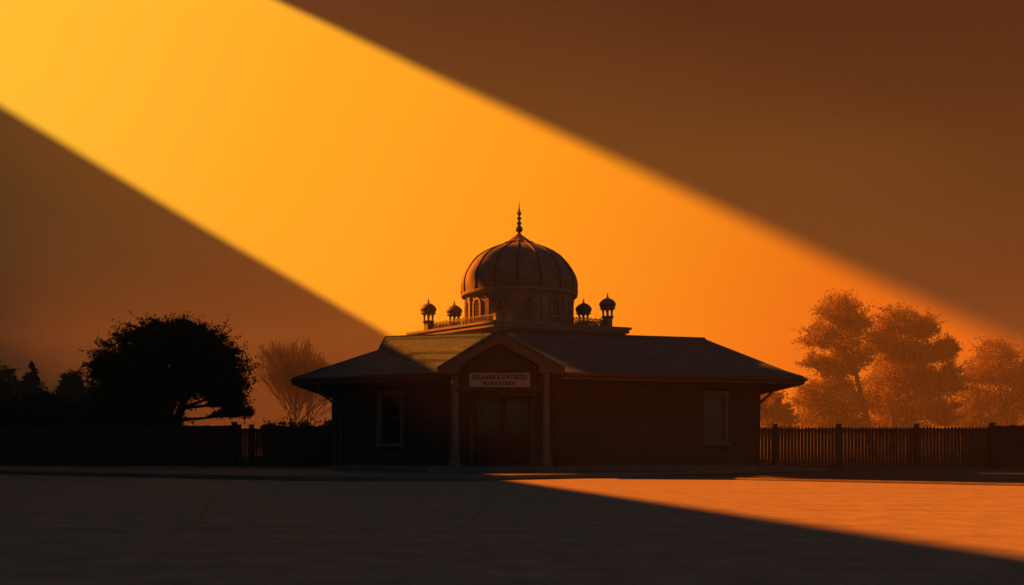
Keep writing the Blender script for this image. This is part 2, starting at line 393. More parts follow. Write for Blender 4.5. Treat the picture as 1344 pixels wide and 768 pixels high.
m = MB(); m.add(vs, fs); roof = m.build('roof', 'shingle', B)
# fascia boards and gutter follow the eaves
for i in (0, 2, 3, 5):
    a = Vector((*E[i], 0)); b = Vector((*E[(i + 1) % 6], 0)); e2 = (b - a).normalized(); nn = Vector((e2.y, -e2.x, 0))
    m = MB(); m.prism([a + nn * .002 + Vector((0, 0, z)) for z in (ZS - .03, ZE - .01)] + [a + nn * .03 + Vector((0, 0, z)) for z in (ZE - .01, ZS - .03)], b - a)
    m.build('fascia', 'fascia_paint', roof)
    m = MB(); pr = [(.032, ZE - .015), (.032, ZE - .12), (.06, ZE - .13), (.12, ZE - .10), (.135, ZE - .015), (.12, ZE - .015), (.105, ZE - .09), (.045, ZE - .105), (.045, ZE - .015)]
    m.prism([a + nn * d + Vector((0, 0, z)) for d, z in pr], b - a); m.build('gutter', 'metal_gutter', roof)
# hip and ridge caps
for a, b in (('L', 'kl'), ('R', 'kr'), ('kl', 'rl'), ('kr', 'rr'), ('rl', 'rml'), ('rmr', 'rr')):
    m = MB(); m.tube([Vector(top[a]) + Vector((0, 0, .01)), Vector(top[b]) + Vector((0, 0, .01))], 0.035, 6); m.build('ridge_cap', 'shingle', roof)
# downpipes: a swan neck from gutter to wall, then down
def pipe(pts, r=0.042): 
    m = MB(); m.tube(pts, r, 10); return m.build('downpipe', 'metal_gutter', B, smooth=True)
cl = PL(0.34, 0, 0.085)
pipe([(-6.0, 31.62, 2.84), (-6.0, 31.62, 2.62), (-5.93, 31.7, 2.50), (-5.75, 31.88, 2.38), (cl.x - .28, cl.y - .02, 2.25), (cl.x - .05, cl.y, 2.02), (cl.x, cl.y, 1.9), (cl.x, cl.y, .50), (cl.x - .02, cl.y - .05, .36), (cl.x - .10, cl.y - .16, .30)])
pipe([(8.22, 32.3, 2.82), (8.22, 32.3, 2.62), (8.18, 32.32, 2.55), (7.90, 32.5, 2.28), (7.84, 32.52, 2.2), (7.82, 32.52, 2.1), (7.82, 32.52, .4), (7.9, 32.45, .32)])

# porch: columns, beams, gabled roof
for cx in (-1.60, 0.95):
    m = MB(); m.lathe([(.20, 0), (.20, .06), (.17, .10), (.135, .22), (.118, .40), (.108, 1.2), (.100, 2.52), (.115, 2.54), (.12, 2.60), (.14, 2.63), (.14, 2.665)], (cx, 28.75, Z0), 20)
    m.build('column', 'trim_paint', B, smooth=False)
PA = (-0.36, 3.98); YF = 28.15; YB = 32.4
m = MB()
for sx, ex in ((-1, -2.06), (1, 1.46)):
    ez = 2.93
    m.prism([(ex, YF, ez), (PA[0], YF, PA[1]), (PA[0], YF, PA[1] + .10), (ex, YF, ez + .10)], (0, YB - YF, 0))
m.build('porch_roof', 'shingle', B)
m = MB()
m.prism([(-2.03, YF + .02, 2.86), (-2.03, YF + .02, 2.935), (PA[0], YF + .02, 3.96), (1.43, YF + .02, 2.935), (1.43, YF + .02, 2.86), (0.74, YF + .02, 2.86), (0.74, YF + .02, 3.10), (PA[0], YF + .02, 3.70), (-1.41, YF + .02, 3.10), (-1.41, YF + .02, 2.86)], (0, .14, 0))
m.build('gable_trim', 'fascia_paint', B)
for bx in (-1.66, 1.01): m = MB(); m.box((bx, 29.3, 2.93), (.32, 1.9, .12)); m.build('porch_beam', 'fascia_paint', B)
m = MB(); zz = 2.44
while zz < 3.62:
    h = .13; xh0 = min(1.05, max(0.02, (3.70 - zz) / (3.70 - 3.10) * 1.07)); xh1 = min(1.05, max(0.02, (3.70 - zz - h) / (3.70 - 3.10) * 1.07))
    m.prism([(PA[0] - xh0, 28.62, zz), (PA[0] + xh0, 28.62, zz), (PA[0] + xh1, 28.635, zz + h), (PA[0] - xh1, 28.635, zz + h)], (0, .06, 0)); zz += h
m.box((-.335, 28.66, 2.42), (2.45, .16, .06))
m.build('gable_wall', 'siding', B)

# terrace plinth on the roof
PC = [(-0.60, 34.0), (4.14, 36.1), (0.92, 39.8), (-3.82, 37.7)]
m = MB()
for ins, a, b in ((.30, 4.3, 4.70), (.24, 4.70, 4.76), (.16, 4.76, 4.81), (.07, 4.81, 4.86), (0.0, 4.86, 4.99), (-.05, 4.99, 5.07)):
    m.slab(offset_poly(PC, ins), a, b - .0)
plinth = m.build('terrace', 'stone', B)
BQ = offset_poly(PC, .46); ZT = 5.07
for i in range(4):
    a = Vector((*BQ[i], 0)); b = Vector((*BQ[(i + 1) % 4], 0)); e2 = (b - a).normalized(); Lb = (b - a).length; m = MB()
    n = int((Lb - .2) / .19); st = (Lb - .2) / n
    rz = math.atan2(e2.y, e2.x)
    m.box(((a + b) / 2 + Vector((0, 0, ZT + .02))), (Lb, .06, .04), rz); m.box(((a + b) / 2 + Vector((0, 0, ZT + .285))), (Lb, .05, .03), rz)
    random.seed(i)
    for k in range(n):
        c = a + e2 * (.1 + st * (k + .5)); up = Vector((0, 0, 1)); s = 1 if k % 2 else -1
        m.torus(c + Vector((0, 0, ZT + .155)), .088, .019, e2, up, 12, 4)
        m.torus(c + e2 * (.028 * s) + Vector((0, 0, ZT + .155 + .028)), .042, .016, e2, up, 9, 4)
        m.torus(c - e2 * (.028 * s) + Vector((0, 0, ZT + .155 - .03)), .038, .016, e2, up, 9, 4)
        q = c + e2 * (st / 2)
        m.tube([q + Vector((0, 0, ZT + .03)), q + Vector((0, 0, ZT + .28))], .011, 4)
        m.lathe([(.001, .03), (.022, .015), (.022, -.01), (.008, -.02)], (q.x, q.y, ZT + .32), 5, False)
    m.build('railing', 'stone', plinth)
    m = MB(); m.box((a.x, a.y, ZT + .17), (.24, .24, .34), rz); m.box((a.x, a.y, ZT + .355), (.29, .29, .035), rz); m.build('railing_post', 'stone', plinth)

# small domed kiosks
def kiosk(x, y, z, s=1.0, ped=False, tall=1.0):
    m = MB()
    if ped: m.lathe([(.17, ZT - z + .002), (.17, -.05), (.2, -.04), (.2, 0)], (x, y, z), 8)
    k0 = .0
    m.lathe([(.20 * s, 0), (.20 * s, .03 * s), (.17 * s, .04 * s)], (x, y, z + k0), 8)
    for i in range(6):
        a = math.pi / 6 + i * math.pi / 3
        m.lathe([(.03 * s, .035 * s), (.024 * s, .06 * s), (.024 * s, .22 * s * tall), (.06 * s, .33 * s * tall)], (x + .155 * s * math.cos(a), y + .155 * s * math.sin(a), z), 6)
    t = .33 * s * tall
    body = m.build('kiosk', 'stone', B)
    m = MB(); m.lathe([(.18 * s, t), (.245 * s, t + .005), (.25 * s, t + .025 * s), (.20 * s, t + .04 * s), (.245 * s, t + .08 * s), (.265 * s, t + .13 * s), (.255 * s, t + .19 * s), (.21 * s, t + .25 * s), (.13 * s, t + .31 * s), (.05 * s, t + .345 * s), (.02 * s, t + .37 * s)], (x, y, z), 24)
    m.build('kiosk_dome', 'dome_sheet', body, smooth=True)
    m = MB(); m.lathe([(.018 * s, t + .36 * s), (.04 * s, t + .39 * s), (.012 * s, t + .42 * s), (.026 * s, t + .445 * s), (.008 * s, t + .47 * s), (.002, t + .54 * s)], (x, y, z), 10)
    m.build('kiosk_finial', 'dark_metal', body, smooth=True)
ks = [(BQ[1], ZT + .375, 1.0, False), (BQ[3], ZT + .375, 1.0, False), (BQ[0], ZT + .375, 1.05, False), ((-2.12, 37.6), ZT + .33, .98, True), ((2.60, 37.2), ZT + .33, 1.0, True)]
for (p, z, s, pd) in ks: kiosk(p[0], p[1], z, s * 1.13, pd, .80)

# drum, ribbed dome, finial
DC = (0.26, 36.9)
m = MB(); m.lathe([(2.0, ZT), (2.0, ZT + .10), (1.93, ZT + .14), (1.90, ZT + .16), (1.90, 6.12), (1.95, 6.14), (1.97, 6.20), (2.08, 6.24), (2.10, 6.29), (2.10, 6.33), (2.04, 6.37), (1.98, 6.38)], DC, 72)
drum = m.build('drum', 'stone', B)
def dpt(a, r, z): return Vector((DC[0] + r * math.sin(a), DC[1] - r * math.cos(a), z))
for k in range(12):
    a = math.radians(10 + 30 * k); rad = Vector((math.sin(a), -math.cos(a), 0)); tan = Vector((math.cos(a), math.sin(a), 0))
    def arch(w, z0, zs, hh, d): 
        c = Vector((DC[0], DC[1], 0)) + rad * d; pts = [c + tan * (-w) + Vector((0, 0, z0)), c + tan * w + Vector((0, 0, z0))]
        for i in range(9):
            t = i / 8; q = math.pi * t; pts.append(c + tan * (w * math.cos(q)) + Vector((0, 0, zs + hh * math.sin(q) ** .85)))
        return pts
    o_ = arch(.23, 5.36, 5.80, .27, 1.86); i_ = arch(.15, 5.42, 5.80, .19, 1.86)
    n = len(o_); m = MB(); off = rad * .10
    vs = o_ + i_ + [p + off for p in o_] + [p + off for p in i_]; fs = []
    for i in range(n):
        j = (i + 1) % n; fs += [(2 * n + i, 2 * n + j, 3 * n + j, 3 * n + i), (i, j, 2 * n + j, 2 * n + i), (n + i, n + j, 3 * n + j, 3 * n + i), (i, j, n + j, n + i)]
    m.add(vs, fs); w = m.build('arched_window', 'stone', B)
    m = MB(); m.prism(arch(.155, 5.42, 5.80, .19, 1.87), rad * .045); m.build('arched_pane', 'glass', w)
    m = MB()
    for t in (-.075, 0, .075): c = dpt(a, 1.93, 0) + tan * t; m.tube([c + Vector((0, 0, 5.42)), c + Vector((0, 0, 5.93))], .009, 4)
    for zz in (5.52, 5.64, 5.76, 5.88): c = dpt(a, 1.93, zz); m.tube([c - tan * .15, c + tan * .15], .009, 4)
    m.build('lattice', 'stone', w)
    a2 = a + math.radians(15); rz = a2
    m = MB(); c = dpt(a2, 1.925, 5.66); m.box(c, (.16, .07, .92), rz); m.box(dpt(a2, 1.93, 5.25), (.22, .10, .12), rz); m.box(dpt(a2, 1.93, 6.08), (.22, .10, .07), rz)
    m.build('pilaster', 'stone', B)
PR = [(2.045, 6.36), (2.06, 6.50), (2.065, 6.66), (2.05, 6.82), (1.99, 7.02), (1.86, 7.25), (1.73, 7.44), (1.58, 7.61), (1.32, 7.80), (1.02, 7.96), (.74, 8.08), (.50, 8.17), (.38, 8.22)]
m = MB(); NS = 96; vs = []; fs = []
for r, z in PR:
    for i in range(NS):
        a = 2 * math.pi * i / NS; g = (i % 6) / 6; bul = 1 + .012 * math.sin(math.pi * g)       # each gore bulges a little
        vs.append((DC[0] + r * bul * math.sin(a + math.radians(-2)), DC[1] - r * bul * math.cos(a + math.radians(-2)), z))
for j in range(len(PR) - 1):
    for i in range(NS): k = (i + 1) % NS; fs.append((j * NS + i, j * NS + k, (j + 1) * NS + k, (j + 1) * NS + i))
fs.append(tuple(range((len(PR) - 1) * NS, len(PR) * NS)))
m.add(vs, fs); dome = m.build('dome', 'dome_sheet', B, smooth=True)
for k in range(16):
    a = math.radians(-2 + 22.5 * k); m = MB(); m.tube([dpt(a, r + .008, z) for r, z in PR], [.045] * 8 + [.038, .034, .03, .025, .02], 6); m.build('rib', 'dome_rib', dome, smooth=True)
m = MB(); vs = []; fs = []
prof = [(.54, 8.17), (.43, 8.25), (.33, 8.33), (.22, 8.41), (.13, 8.48), (.07, 8.53), (.05, 8.56)]; n = 48
for j, (r, z) in enumerate(prof):
    for i in range(n):
        a = 2 * math.pi * i / n; pet = abs(math.cos(a * 6)); rr = r * (1 + (.16 * (pet - .5) if j == 0 else .05 * (pet - .5))); vs.append((DC[0] + rr * math.cos(a), DC[1] + rr * math.sin(a), z + (.03 * pet if j == 0 else 0)))
for j in range(len(prof) - 1):
    for i in range(n): k = (i + 1) % n; fs.append((j * n + i, j * n + k, (j + 1) * n + k, (j + 1) * n + i))
m.add(vs, fs); m.build('lotus_cap', 'gilt', dome)
fp = [(.05, 8.54), (.035, 8.58), (.10, 8.64), (.112, 8.70), (.095, 8.77), (.045, 8.83), (.04, 8.86), (.075, 8.90), (.072, 8.95), (.03, 8.99), (.028, 9.03), (.072, 9.08), (.068, 9.12), (.025, 9.16), (.024, 9.19), (.06, 9.24), (.066, 9.30), (.03, 9.31), (.03, 9.36), (.016, 9.48), (.003, 9.71)]
fp = [(r_ * 1.15, z_) for r_, z_ in fp]; m = MB(); m.lathe(fp, DC, 16)
for k in range(4):
    a = k * math.pi / 2; m.tube([(DC[0] + .055 * math.cos(a), DC[1] + .055 * math.sin(a), 9.29), (DC[0] + .07 * math.cos(a), DC[1] + .07 * math.sin(a), 9.36), (DC[0] + .055 * math.cos(a), DC[1] + .055 * math.sin(a), 9.43)], [.014, .01, .002], 5)
m.build('finial', 'dark_metal', dome, smooth=True)
for ad in (-88, 88, -48, -27, 130, -130):
    a = math.radians(ad); c = dpt(a, 2.07, 6.33); m = MB(); m.lathe([(.05, 0), (.03, .04), (.055, .09), (.05, .14), (.015, .19), (.02, .22), (.002, .34)], c, 8); m.build('spike', 'stone', B, smooth=True)

# ------------------------------------------------------------------ sign board with lettering
S = thing('sign_board', (-.345, 28.60, 2.50), 'pale rectangular name board with two lines of dark lettering above the porch door', 'sign')
m = MB(); m.box((-.345, 28.585, 2.70), (1.70, .05, .40)); m.build('board', 'sign_board', S, bevel=0.006)
def text(body, x, z, size, sx=1.0):
    cu = bpy.data.curves.new('lettering', 'FONT'); cu.body = body; cu.size = size; cu.align_x = 'CENTER'; cu.align_y = 'CENTER'; cu.extrude = 0.004; cu.offset = 0.005
    t = bpy.data.objects.new('tmp', cu); C.objects.link(t)
    dg = bpy.context.evaluated_depsgraph_get(); me = bpy.data.meshes.new_from_object(t.evaluated_get(dg)); bpy.data.objects.remove(t)
    me.materials.clear(); me.materials.append(MATS['sign_paint'])
    o = bpy.data.objects.new('lettering', me); C.objects.link(o); o.parent = S
    o.rotation_euler = (math.radians(90), 0, 0); o.scale = (sx, 1, 1)
    o.location = Vector((x, 28.557, z)) - ORG[S.name]
text('BILLAWBUL DATRBZN', -.345, 2.775, .175, .86)
text("FILL'S & KTSSIDS", -.36, 2.60, .135, .95)

# ------------------------------------------------------------------ fences
def board_fence(name, p0, p1, h, label, cat, mt, posts, gap=0.0, bw=.14, tips=False, postup=.1):
    a = Vector((*p0, 0)); b = Vector((*p1, 0)); e2 = (b - a).normalized(); L_ = (b - a).length; rz = math.atan2(e2.y, e2.x); nn = Vector((e2.y, -e2.x, 0))
    zb = 0.0
    T = thing(name, ((a + b) / 2)[:], label, cat)
    cuts = [0] + list(posts) + [L_]; rnd = random.Random(len(label))
    for q in sorted(set(cuts)):
        m = MB(); c = a + e2 * q; m.box((c.x, c.y, (h + postup) / 2), (.15, .15, h + postup), rz); m.box((c.x, c.y, h + postup + .02), (.20, .20, .04), rz); m.build('post', mt, T)
    cs = sorted(set(cuts))
    for s0, s1 in zip(cs[:-1], cs[1:]):
        m = MB(); nb_ = max(1, round((s1 - s0 - .12 + gap) / (bw + gap))); stp = (s1 - s0 - .12 + gap) / nb_; w0 = stp - gap; u = s0 + .06
        for _k in range(nb_):
            hh = h + rnd.uniform(-.015, .015); c = a + e2 * (u + w0 / 2) + nn * .02; z1 = hh - (.0 if not tips else .09)
            w = w0
            pl = [c - e2 * (w / 2), c + e2 * (w / 2)]
            if tips: pts = [pl[0] + Vector((0, 0, .05)), pl[1] + Vector((0, 0, .05)), pl[1] + Vector((0, 0, z1)), c + Vector((0, 0, hh)), pl[0] + Vector((0, 0, z1))]
            else: pts = [pl[0] + Vector((0, 0, .05)), pl[1] + Vector((0, 0, .05)), pl[1] + Vector((0, 0, z1)), pl[0] + Vector((0, 0, z1))]
            m.prism(pts, nn * .02 + nn * rnd.uniform(0, .006)); u += stp
        mid = a + e2 * ((s0 + s1) / 2)
        for zr in (.3, h - .17 if tips else h - .12): m.box((mid.x, mid.y, zr), (s1 - s0 - .16, .035, .09), rz)
        m.build('picket_panel' if gap > .01 else 'board_panel', mt, T)
    return T
board_fence('picket_fence', (7.2, 42.0), (19.6, 42.0), 1.72, 'reddish brown picket fence with pointed tips right of the building', 'fence', 'fence_wood', [3.6, 6.2, 9.4], gap=.012, bw=.13, tips=True, postup=.07)
board_fence('board_fence', (19.38, 41.3), (34, 39.2), 1.74, 'tall solid dark board fence at the right edge beyond the pickets', 'fence', 'dark_fence_wood', [4.0, 8.0], gap=.0015, postup=.08)
board_fence('board_fence', (-40, 47.5), (-10.9, 40.2), 1.72, 'long dark board fence running left under the big tree', 'fence', 'dark_fence_wood', [5, 10, 15, 20, 25], gap=.0015, postup=.1)
board_fence('picket_gate', (-10.72, 40.2), (-9.68, 40.2), 1.60, 'narrow picket gate between two dark board fences', 'gate', 'dark_fence_wood', [.50], gap=.009, bw=.10, postup=.12)
board_fence('board_fence', (-9.5, 40.2), (-6.4, 40.2), 1.68, 'short dark board fence between the gate and the building', 'fence', 'dark_fence_wood', [], gap=.0015, postup=.06)

# ------------------------------------------------------------------ trees
def leaf_mesh(name, centers, size, seed, parent, mt, aspect=.55):
    rs = np.random.RandomState(seed); n = len(centers); c = np.array(centers) - np.array(ORG[parent.name])[None]
    d = rs.normal(size=(n, 3)); d /= np.linalg.norm(d, axis=1)[:, None]
    q = rs.normal(size=(n, 3)); w = np.cross(d, q); w /= np.linalg.norm(w, axis=1)[:, None]
    s = size * rs.uniform(.6, 1.35, n)[:, None]
    v = np.empty((n, 4, 3)); v[:, 0] = c - d * s * .5; v[:, 1] = c + w * s * aspect * .5; v[:, 2] = c + d * s * .5; v[:, 3] = c - w * s * aspect * .5
    me = bpy.data.meshes.new(name); me.vertices.add(n * 4); me.vertices.foreach_set('co', v.reshape(-1))
    me.loops.add(n * 4); me.loops.foreach_set('vertex_index', np.arange(n * 4, dtype=np.int32))
    me.polygons.add(n); me.polygons.foreach_set('loop_start', np.arange(0, n * 4, 4, dtype=np.int32)); me.polygons.foreach_set('loop_total', np.full(n, 4, dtype=np.int32))
    me.update(); me.validate(); me.materials.append(MATS[mt])
    o = bpy.data.objects.new(name, me); C.objects.link(o); o.parent = parent; ORG[o.name] = ORG[parent.name]; return o

def bez(p0, p1, p2, n):
    return [p0 * (1 - t) ** 2 + p1 * 2 * t * (1 - t) + p2 * t * t for t in [i / n for i in range(n + 1)]]
def tree(name, base, trunks, clumps, label, group, leaf, lsize, nleaf, seed, twigs=26, mt='leaf_autumn', twr=.012, rt=.3, spread=.22, cat='tree', skirt=.5, rv=(.72, 1.12)):
    """trunks: list of point lists (relative); clumps: (centre rel, radii, weight)."""
    rnd = random.Random(seed); base = Vector(base); T = thing(name, base[:], label, cat, group)
    m = MB(); tp = []
    for tr in trunks:
        pts = [base + Vector(p) for p in tr]; k = len(pts); fine = []
        for i in range(k - 1):
            for j in range(4): fine.append(pts[i].lerp(pts[i + 1], j / 4) + Vector((rnd.uniform(-1, 1), rnd.uniform(-1, 1), 0)) * rt * .12)
        fine.append(pts[-1]); nn = len(fine); m.tube(fine, [rt * (1 - .75 * i / nn) * (1.25 if i == 0 else 1) for i in range(nn)], 8); tp.append(fine)
    allp = [(p, ti, i / len(f)) for ti, f in enumerate(tp) for i, p in enumerate(f) if i / len(f) > .25]
    tot = sum(c[2] for c in clumps); centers = []
    for cc, rr, wt in clumps:
        cc = base + Vector(cc); rr = Vector(rr)
        low = [q for q in allp if q[0].z < cc.z - .1 * rr.z] or allp
        st = min(low, key=lambda q: (q[0] - cc).length + 1.2 * abs(q[0].z - (cc.z - rr.z * .9)))
        p0 = st[0]; r0 = rt * (1 - .75 * st[2]) * .55
        midp = p0.lerp(cc, .5) + Vector((0, 0, -.08 * (cc - p0).length)) + Vector((rnd.uniform(-1, 1), rnd.uniform(-1, 1), 0)) * .1 * rr.x
        lim = bez(p0, midp, cc, 6); m.tube(lim, [max(twr * 1.5, r0 * (1 - .8 * i / 6)) for i in range(7)], 6)
        nw = int(twigs * (.5 + wt)); per = max(1, int(nleaf * wt / tot / nw))
        for t in range(nw):
            while True:
                u = Vector((rnd.gauss(0, 1), rnd.gauss(0, 1), rnd.gauss(0, 1)))
                if u.length > .1: break
            u.normalize()
            if u.z < -.4: u.z *= skirt
            R = rnd.uniform(*rv); tip = cc + Vector((u.x * rr.x, u.y * rr.y, u.z * rr.z)) * R
            s0 = lim[rnd.choice((3, 4, 5, 6))]; mp = s0.lerp(tip, .5) + Vector((rnd.uniform(-1, 1), rnd.uniform(-1, 1), rnd.uniform(-.5, 1))) * .12 * rr.x
            tw = bez(s0, mp, tip, 5); m.tube(tw, [max(.004, twr * 1.6 * (1 - .75 * i / 5)) for i in range(6)], 4)
            for sd in range(3):
                q0 = tw[rnd.choice((2, 3, 4))]; dirv = (tip - s0).normalized() + Vector((rnd.gauss(0, .6), rnd.gauss(0, .6), rnd.gauss(0, .5))); q1 = q0 + dirv * rr.x * rnd.uniform(.2, .4)
                m.tube([q0, q0.lerp(q1, .5) + Vector((0, 0, .03 * rr.z)), q1], [twr, twr * .7, twr * .35], 3)
                if leaf:
                    for _ in range(per // 5):
                        tt = rnd.uniform(.2, 1.08); c = q0.lerp(q1, tt); sp = spread * rr.x * .55; centers.append((c.x + rnd.gauss(0, sp), c.y + rnd.gauss(0, sp), c.z + rnd.gauss(0, sp * .8)))
            if leaf:
                for _ in range(per - 3 * (per // 5)):
                    tt = min(1.0, rnd.uniform(.18, 1.0) ** .75 + rnd.gauss(0, .04)); i = min(4, max(0, int(tt * 5))); c = tw[i].lerp(tw[i + 1], tt * 5 - i)
                    sp = spread * rr.x * (1.15 - tt * .8); centers.append((c.x + rnd.gauss(0, sp), c.y + rnd.gauss(0, sp), c.z + rnd.gauss(0, sp * .8)))
    m.build('trunk', 'bark', T)
    if leaf: leaf_mesh('crown', centers, lsize, seed, T, mt)
    return T
def P3(x, y, Y): return ((x - 672) / 1344 * Y, (592 - y) / 1344 * Y + .72)

def crown_tree(name, xb, Y, clump_px, trunk_px, label, group, depth=(-.5, .5), **kw):
    """clumps and trunk measured as elevations at the tree's own distance Y, in metres relative to its base"""
    bx = (xb - 672) / 1344 * Y
    cl = []
    rnd = random.Random(kw.get('seed', 1) + 77)
    for (x, y, rx, ry, w) in clump_px:
        X, Z = P3(x, y, Y); r = rx / 1344 * Y; rz = ry / 1344 * Y; cl.append(((X - bx, rnd.uniform(*depth) * r, Z), (r, r * 1.05, rz), w))
    trs = [[(P3(x, y, Y)[0] - bx, 0, max(-.1, P3(x, y, Y)[1])) for x, y in tr] for tr in trunk_px]
    return tree(name, (bx, Y, 0), trs, cl, label, group, **kw)

# big dark tree behind the left fence
crown_tree('broadleaf_tree', 222, 45.5,
    [(175, 475, 42, 36, 1.3), (215, 455, 46, 36, 1.4), (262, 462, 44, 36, 1.3), (292, 492, 34, 34, 1), (150, 512, 36, 40, 1.2), (200, 508, 50, 42, 1.5), (252, 500, 44, 32, 1.0),
     (305, 525, 24, 20, .6), (128, 478, 14, 12, .3), (300, 462, 13, 11, .25), (240, 424, 9, 8, .15), (318, 540, 18, 11, .5), (298, 512, 26, 26, .8), (140, 535, 30, 34, 1.0), (165, 550, 42, 30, 1.0), (210, 550, 36, 32, .9), (130, 490, 16, 16, .3), (240, 432, 20, 12, .3), (205, 432, 18, 12, .25), (268, 438, 16, 12, .25), (180, 442, 18, 13, .25)],
    [[(222, 616), (224, 570), (218, 530), (212, 490), (214, 460)], [(224, 575), (238, 535), (255, 500), (262, 470)]],
    'large dense black-green tree with drooping right bough behind the left fence', None, leaf=True, lsize=.13, nleaf=95000, seed=5, twigs=80, mt='leaf_dark', twr=.016, rt=.24, spread=.15, rv=(.55, 1.32))
# hazy bare tree left of the building: limbs fan up and out from a short trunk
def fan_tree(name, base, H, Rw, label, seed, group=None, tk=.3):
    rnd = random.Random(seed); base = Vector(base); T = thing(name, base[:], label, 'tree', group); m = MB()
    def grow(p, d, L_, r, lv):
        n = 4; pts = [p]; q = p.copy(); dd = d.copy()
        for i in range(n):
            dd = (dd + Vector((rnd.gauss(0, .05), rnd.gauss(0, .05), .03 + .02 * lv))).normalized(); q = q + dd * (L_ / n); pts.append(q.copy())
        m.tube(pts, [max(.010, r * (1 - .5 * i / n)) for i in range(n + 1)], 5 if lv < 2 else 3)
        if lv >= 5: return
        k = (0, 8, 6, 5, 4, 3)[lv] if lv else 14
        for c in range(k):
            t = rnd.uniform(.25, 1.0) if lv else .22 + .78 * c / k; i = min(n - 1, int(t * n)); o = pts[i].lerp(pts[i + 1], t * n - i)
            az = rnd.uniform(0, 6.283); tilt = rnd.uniform(.45, .95) if lv < 1 else rnd.uniform(.3, .7)
            side = dd.cross(Vector((math.cos(az), math.sin(az), .2))).normalized(); nd = (dd * math.cos(tilt) + side * math.sin(tilt)).normalized()
            rel = (o - base); lim = 1.0 - max(0, (rel.xy.length / Rw - .75)) * .9 - max(0, rel.z / H - .72) * 2.2
            if lim < .25: continue
            grow(o, nd, L_ * rnd.uniform(.55, .78) * lim * (1.15 if lv == 0 else 1), r * .5, lv + 1)
    grow(base, Vector((.02, 0, 1)), H * .62, tk, 0)
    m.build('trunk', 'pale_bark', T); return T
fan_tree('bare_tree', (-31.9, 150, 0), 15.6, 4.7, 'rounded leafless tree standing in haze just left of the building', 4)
# low scrub and conifer on the far left
G = 'hazy trees far left'
crown_tree('conifer', 42, 190, [(42, 480, 3, 8, .12), (42, 490, 6, 8, .25), (42, 500, 10, 9, .45), (42, 510, 13, 9, .5), (42, 522, 17, 12, .8), (42, 542, 22, 14, 1), (42, 565, 26, 16, 1)], [[(42, 596), (42, 540), (42, 474)]],
    'pointed hazy conifer rising above the shrubs at far left', G, leaf=True, lsize=.5, nleaf=12000, seed=21, twigs=22, mt='leaf_pine', twr=.02, rt=.25, spread=.25)
crown_tree('broadleaf_tree', 8, 194, [(5, 505, 26, 22, 1), (15, 530, 34, 24, 1), (-15, 525, 30, 26, 1), (0, 560, 40, 26, 1)], [[(8, 596), (8, 560), (5, 510)]],
    'hazy round tree at the left edge beside the conifer', G, leaf=True, lsize=.5, nleaf=16000, seed=22, twigs=20, mt='leaf_dark', twr=.02, rt=.25)
crown_tree('broadleaf_tree', 100, 184, [(98, 508, 18, 20, 1), (86, 530, 24, 24, 1), (112, 530, 26, 26, 1), (98, 560, 36, 26, 1)], [[(100, 596), (100, 560), (98, 515)]],
    'hazy tree between the conifer and the big dark tree', G, leaf=True, lsize=.5, nleaf=16000, seed=23, twigs=20, mt='leaf_dark', twr=.02, rt=.25)
crown_tree('shrub', 60, 62, [(20, 545, 34, 26, 1), (60, 540, 30, 26, 1), (95, 548, 30, 24, 1), (-10, 540, 30, 28, 1), (50, 572, 60, 24, 1)], [[(60, 608), (60, 570), (60, 545)]],
    'dark sprawling shrub behind the fence below the conifer', None, leaf=True, lsize=.20, nleaf=20000, seed=24, twigs=30, mt='leaf_dark', twr=.016, rt=.12, cat='shrub')
crown_tree('shrub', 420, 100, [(395, 568, 26, 14, 1), (430, 566, 22, 14, 1), (360, 570, 24, 12, 1)], [[(420, 602), (415, 580), (405, 565)]],
    'low hazy shrub at the foot of the leafless tree', None, leaf=True, lsize=.28, nleaf=9000, seed=25, twigs=24, mt='leaf_dark', twr=.018, rt=.1, cat='shrub')
# tall hazy trees on the right
G = 'tall hazy trees beyond the picket fence'
YR = 215
crown_tree('broadleaf_tree', 1138, YR,
    [(1100, 408, 28, 24, 1.1), (1125, 420, 26, 24, .9), (1078, 440, 24, 22, .9), (1108, 445, 30, 22, .9), (1070, 472, 18, 14, .5), (1092, 505, 30, 22, 1.0), (1060, 520, 24, 24, .8), (1110, 530, 34, 26, 1.0), (1075, 548, 38, 24, 1.3), (1120, 556, 30, 16, 1.0), (1104, 480, 26, 20, .8), (1128, 470, 20, 22, .4)],
    [[(1146, 600), (1140, 560), (1130, 520), (1122, 480), (1112, 430)], [(1124, 490), (1110, 465), (1092, 430)], [(1134, 530), (1108, 505), (1085, 500)]],
    'tall airy hazy tree with leaning forked trunk nearest the building roof', G, leaf=True, depth=(-.1, 1.2), lsize=.46, nleaf=52000, seed=31, twigs=46, twr=.055, rt=.85, spread=.24, rv=(.5, 1.3))
crown_tree('broadleaf_tree', 1195, YR + 6,
    [(1180, 424, 28, 22, .9), (1215, 428, 22, 22, .8), (1248, 455, 14, 14, .4), (1252, 500, 20, 30, .9), (1160, 450, 24, 22, .8), (1200, 458, 36, 26, 1.2), (1238, 462, 20, 18, .7), (1185, 490, 42, 28, 1.3), (1230, 500, 28, 24, 1.0), (1165, 525, 34, 26, 1.0), (1210, 530, 42, 26, 1.2), (1190, 556, 50, 18, 1.0), (1245, 545, 20, 26, .7)],
    [[(1196, 600), (1194, 550), (1190, 500), (1186, 450)], [(1194, 545), (1206, 500), (1220, 455)], [(1170, 598), (1172, 550), (1176, 500), (1170, 460)]],
    'broad hazy double-trunked tree in the middle of the right group', G, leaf=True, depth=(-.1, 1.2), lsize=.46, nleaf=84000, seed=32, twigs=46, twr=.055, rt=.8, spread=.24, rv=(.5, 1.3))
